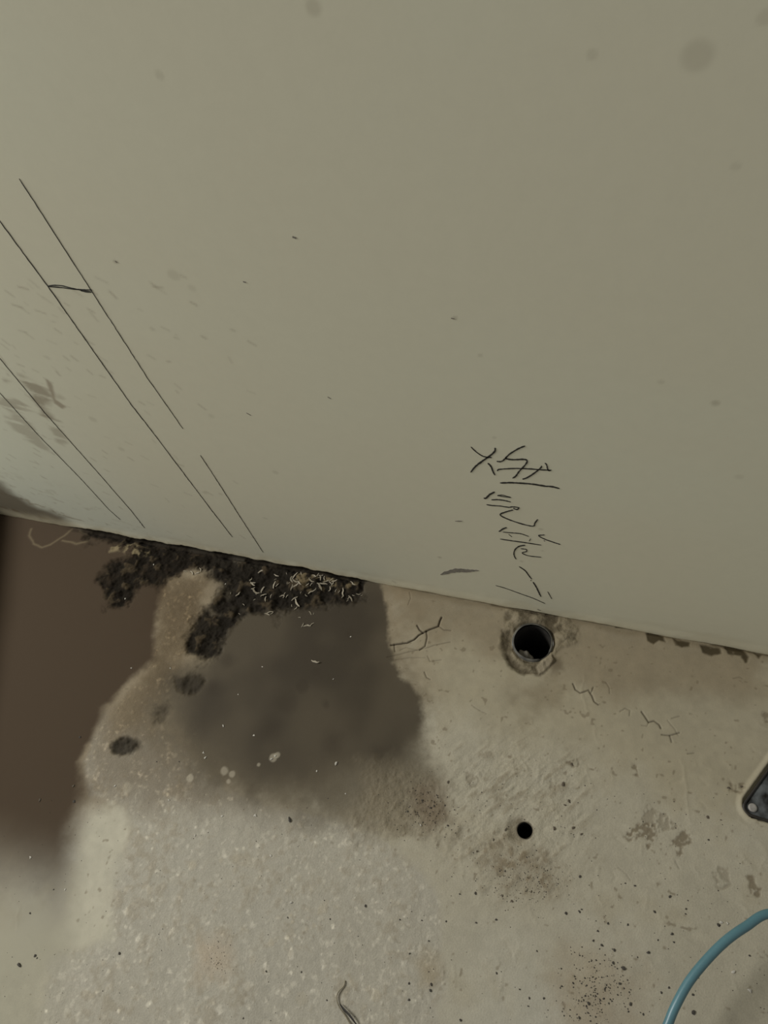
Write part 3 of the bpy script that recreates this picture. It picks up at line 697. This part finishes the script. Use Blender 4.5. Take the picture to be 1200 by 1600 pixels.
tag(tube('hose', smooth_pts(pre + hw + post, 8), HR, M_HOSE), 'pale blue plastic hose arching over the floor at the lower right', 'hose')

# ------------------------------------------------------------------ dry stalk at the bottom edge
st_e = empty('dry_stalk', (*F(540,1575), 0.0)); tag(st_e, 'dry plant stalk with a dark leaf at the bottom edge', 'stalk')
ox, oy = F(540,1575)
def fp3(px, py, z): x, y = F(px, py, z); return (x - ox, y - oy, max(z, floor_z(x, y) + .001))
tube('stem', smooth_pts([fp3(539,1532,.002),(fp3(537,1540,.003)),fp3(528,1551,.004),fp3(526,1562,.004),fp3(531,1575,.004),fp3(541,1590,.003),fp3(555,1615,.003)]), .0010, M_STALK, st_e, 8)
lf = smooth_pts([fp3(531,1568,.004),fp3(537,1577,.006),fp3(547,1588,.006),fp3(562,1608,.004)]); vs_, fs_ = [], []
for i, p in enumerate(lf):
    w = .0020 * math.sin(math.pi * (i + .3) / (len(lf))) + .0004
    vs_ += [(p[0] + w, p[1] + w * .6, p[2] + .001), (p[0], p[1], p[2] - .0008), (p[0] - w * .5, p[1] - w * .3, p[2] + .0006)]
for i in range(len(lf) - 1): fs_ += [(3*i, 3*i+1, 3*i+4, 3*i+3), (3*i+1, 3*i+2, 3*i+5, 3*i+4)]
mesh_obj('leaf', vs_, fs_, M_STALKD, st_e)

# ------------------------------------------------------------------ loose chips and shavings
def chip_mesh(seed, mat):
    r_ = random.Random(seed); bm = bmesh.new(); bmesh.ops.create_icosphere(bm, subdivisions=1, radius=1)
    for v in bm.verts:
        v.co *= r_.uniform(.45, 1.25); v.co.z *= .5
    me = bpy.data.meshes.new('chip'); bm.to_mesh(me); bm.free(); me.materials.append(mat); return me
CH = {k: [chip_mesh(i * 7 + j, m) for i in range(5)] for j, (k, m) in enumerate((('dark', M_DARKCHIP), ('brown', M_BROWNCHIP), ('pale', M_PALECHIP)))}
def place_chip(kind, name, px, py, size, label, group, cat='chip', asp=None):
    x, y = F(px, py); s = size * 0.00088 / 2
    o = bpy.data.objects.new(name, random.choice(CH[kind])); link(o)
    a = asp or random.uniform(.6, 1.0)
    o.scale = (s * 1.1, s * a, s * .9); o.rotation_euler = (0, 0, random.uniform(0, 6.28))
    o.location = (x, y, floor_z(x, y) + s * .18)
    return tag(o, label, cat, group)
LANDMARKS = [((820,1297), 'the drilled hole'), ((832,1003), 'the open drain pipe'), ((1047,1598), 'the foot of the blue hose'), ((1198,1427), 'the top of the blue hose'),
             ((1165,1262), 'the black iron cover'), ((535,1560), 'the dry stalk'), ((0,1600), 'the lower left corner'), ((1199,1599), 'the lower right corner'), ((1035,1300), 'the big worn grey blotch'),
             ((470,1090), 'the middle of the damp patch'), ((453,1281), 'the black flake below the damp patch'), ((30,1508), 'the black flake at lower left'), ((195,1165), 'the dark pit on the left'),
             ((675,1265), 'the dark gravelly spot'), ((665,988), 'the forked crack'), ((940,1545), 'the drift of dark grit'), ((1176,1385), 'the grey blotch by the right edge'), ((150,1370), 'the pale smooth strip'),
             ((992,1205), 'the small ringed blotch'), ((330,905), 'the black crust by the wall')]
ORD = ['', 'second ', 'third ', 'fourth ', 'fifth ', 'sixth ', 'seventh ', 'eighth ', 'ninth ', 'tenth ', 'eleventh ', 'twelfth ', 'thirteenth ', 'fourteenth ', 'fifteenth ', 'sixteenth ', 'seventeenth ', 'eighteenth ', 'nineteenth ', 'twentieth ', 'twenty-first ', 'twenty-second ']
def own_labels(pts, what):          # tell alike crumbs apart by the mark each lies closest to
    ranks = []
    for (lx, ly), nm in LANDMARKS:
        dd = [math.hypot(p[0] - lx, p[1] - ly) for p in pts]; order = sorted(range(len(pts)), key=lambda i: dd[i]); r = [0] * len(pts)
        for k, i in enumerate(order): r[i] = k
        ranks.append((r, dd, nm))
    out = []
    for i in range(len(pts)):
        r, dd, nm = min(ranks, key=lambda q: (q[0][i], q[1][i]))
        out.append('%s, %sclosest to %s' % (what, ORD[min(r[i], 21)], nm))
    return out
pale = [(399,1274,9),(423,1337,6),(455,1410,6),(264,1250,7),(347,1275,6),(305,1305,6),(349,1134,6),(397,1149,6),(525,1193,8),(495,1205,5),(318,1176,6),(321,1184,6),(205,1044,5),(266,1044,5),(492,1034,5),(521,1061,4),
        (567,1522,4),(578,1578,5),(48,1340,8),(1146,1518,8),(1172,1548,9),(1127,1441,7),(1137,1443,6),(657,1289,6),(240,882,5),(195,935,6),(352,912,5),(410,1042,4),(372,1085,4),(424,1186,6),(430,1181,6),(180,1228,5),(102,1390,5),(548,995,4),(540,1240,4)]
for p, lb in zip(pale, own_labels(pale, 'off-white mortar chip')): place_chip('pale', 'pale_chip', *p, lb, 'off-white chips scattered on the floor')
place_chip('dark', 'charcoal_flake', 453, 1281, 13, 'black elongated flake below the damp patch', None, 'flake', .5)
place_chip('dark', 'charcoal_flake', 30, 1508, 13, 'black flake near the lower left corner', None, 'flake', .55)
place_chip('dark', 'charcoal_flake', 974, 1513, 11, 'largest dark crumb in the grit at lower right', None, 'flake', .7)
place_chip('brown', 'brown_pebble', 880, 1226, 11, 'brown pebble above right of the drilled hole', None, 'pebble', .8)
place_chip('brown', 'brown_pebble', 866, 1294, 8, 'dark pebble just right of the drilled hole', None, 'pebble', .8)
dark = [(125,1152,6),(116,1252,8),(55,1493,7),(58,1497,5),(187,1490,8),(84,1390,4),(47,1427,5),(1047,1401,7),(1123,1445,8),(1115,1491,8),(1013,1488,7),(1023,1425,6),(1050,1459,6),(1053,1472,4),(1028,1469,4),(1045,1543,5),(1083,1554,5),(1084,1582,9),(985,1569,9),
        (1033,1551,5),(1171,1493,5),(906,1425,5),(950,1443,5),(934,1455,5),(927,1470,5),(940,1477,6),(960,1485,6),(1072,1420,4),(1071,1428,4),(1075,1407,4),(992,1384,6),(906,1370,6),(571,1415,6),(625,1437,5),(659,1438,5),(718,1397,5),(743,1396,7),(775,1437,6),
        (674,1538,8),(673,1548,6),(639,1537,5),(640,1490,5),(670,1470,5),(839,1486,5),(812,1546,5),(827,1560,5),(720,1594,7),(416,1518,5),(776,1521,5),(825,1572,4),(639,1562,5),(516,1436,4),(450,1434,4),(507,1407,4),(471,1519,4),(511,1563,4),(380,1591,4),
        (697,1440,4),(744,1442,5),(884,1427,6),(905,1424,6),(981,1445,5),(789,1361,5),(909,1421,4),(1107,1312,5),(977,1380,4),(850,1560,5),(905,1590,6),(932,1600,5),(1005,1585,5),(920,1568,6),(945,1545,6),(968,1537,6),(958,1504,6),(695,1258,4),(673,1262,6),(660,1250,5),(700,1290,5),(637,1268,5),(280,1190,4),(245,1190,4)]
for p, lb in zip(dark, own_labels(dark, 'small dark crumb')): place_chip('dark', 'dark_crumb', *p, lb, 'dark crumbs scattered on the floor')
brown = [(889,1252,8),(883,1258,6),(893,1194,7),(895,1293,7),(908,1303,6),(790,1296,7),(115,1228,7),(63,1250,8),(1138,1231,6),(1158,1229,6),(1106,1277,6),(1126,1281,4),(678,1253,6),(684,1246,5),(771,1312,5),(745,1330,5),(830,1393,5),(800,1408,5),(785,1400,5),(700,1222,6),(668,1238,5)]
for p, lb in zip(brown, own_labels(brown, 'small brown crumb')): place_chip('brown', 'brown_crumb', *p, lb, 'brown crumbs scattered on the floor')

def shaving_mesh(seed):
    r_ = random.Random(seed); pts = [np.array([0, 0, 0.0])]; a = 0
    for k in range(6):
        a += r_.uniform(-.55, .55); pts.append(pts[-1] + np.array([math.cos(a), math.sin(a), r_.uniform(-.15, .25)]) / 6)
    pts = np.array(pts); pts -= pts.mean(0); pts[:, 2] -= pts[:, 2].min(); vs_, fs_ = [], []
    for i, p in enumerate(pts):
        t = pts[min(i+1, 6)] - pts[max(i-1, 0)]; nrm = np.array([-t[1], t[0], .1]); nrm /= np.linalg.norm(nrm); w = .11 * (1 - .5 * abs(i - 3) / 3)
        vs_ += [p + nrm * w, p - nrm * w, p + nrm * w * .8 + [0, 0, .06], p - nrm * w * .8 + [0, 0, .06]]
    for i in range(6):
        o = 4 * i; q = o + 4; fs_ += [(o+2, o+3, q+3, q+2), (o, q, q+1, o+1), (o, o+2, q+2, q), (o+1, q+1, q+3, o+3)]
    fs_ += [(0, 1, 3, 2), (24, 26, 27, 25)]
    me = bpy.data.meshes.new('shaving'); me.from_pydata([tuple(v) for v in vs_], [], fs_); me.materials.append(M_SHAVE); return me
SH = [shaving_mesh(i) for i in range(8)]
sites = [(372,928),(380,944),(373,958),(395,913),(394,912),(412,930),(415,936),(430,905),(447,895),(452,912),(456,918),(462,950),(464,942),(455,945),(468,965),(473,977),(480,978),(488,975),(485,958),(490,959),(408,893),(390,905),
         (520,912),(523,908),(530,925),(535,932),(543,938),(548,935),(552,930),(545,934),(560,928),(565,930),(515,920),(500,917),(505,912),(492,921),(486,924),(478,930),(470,926),(440,930),(460,935),(425,958),(418,960),(493,1034),
         (300,895),(308,896),(290,893),(313,890)]
for k in range(26): sites.append((random.gauss(490, 28), random.gauss(908, 8)))
for k in range(14): sites.append((random.gauss(420, 30), random.gauss(925, 14)))
for (px, py) in sites:
    x, y = F(px, py)
    if y > -0.006: y = -0.012
    o = link(bpy.data.objects.new('shaving', random.choice(SH))); s = random.choice((.006, .008, .010, .012, .016, .020)) * random.uniform(.85, 1.15)
    o.scale = (s, s, s); o.rotation_euler = (random.uniform(-.15, .15), random.uniform(-.1, .1), random.uniform(0, 6.28)); o.location = (x, y, floor_z(x, y) + .0004)
    tag(o, 'thin pale shaving lying on the black crust at the foot of the wall', 'shaving', 'pale shavings on the black crust')

# fine grit: uncountable
vs_, fs_ = [], []
def grit(px, py, s):
    x, y = F(px, py)
    if np.hypot(x - HOLE[0], y - HOLE[1]) < .016 or np.hypot(x - PIPE[0], y - PIPE[1]) < .04: return
    z = floor_z(x, y); b = len(vs_); a = random.uniform(0, 6.28)
    for k in range(4):
        q = a + k * 1.57; rr = s * random.uniform(.6, 1.2); vs_.append((x + rr * math.cos(q), y + rr * math.sin(q), z - .0002))
    vs_.append((x, y, z + s * .8))
    fs_.extend([(b+k, b+(k+1)%4, b+4) for k in range(4)])
for _ in range(260): grit(random.gauss(935, 28), random.gauss(1545, 30), random.uniform(.0006, .0019))
for _ in range(200): grit(random.gauss(820, 35), random.gauss(1375, 25), random.uniform(.0005, .0014))
for _ in range(420): grit(random.uniform(0, 1200), random.uniform(1240, 1600), random.uniform(.0005, .0013))
for _ in range(120): grit(random.gauss(665, 25), random.gauss(1262, 22), random.uniform(.0006, .0016))
for _ in range(60): grit(random.gauss(340, 10), random.gauss(1495, 20), random.uniform(.0005, .0012))
for _ in range(80): grit(random.gauss(800, 90), random.gauss(1270, 50), random.uniform(.0005, .0014))
tag(mesh_obj('grit', vs_, fs_, M_DARKCHIP, smooth=False), 'fine dark grit sprinkled over the pale floor', 'grit', kind='stuff')
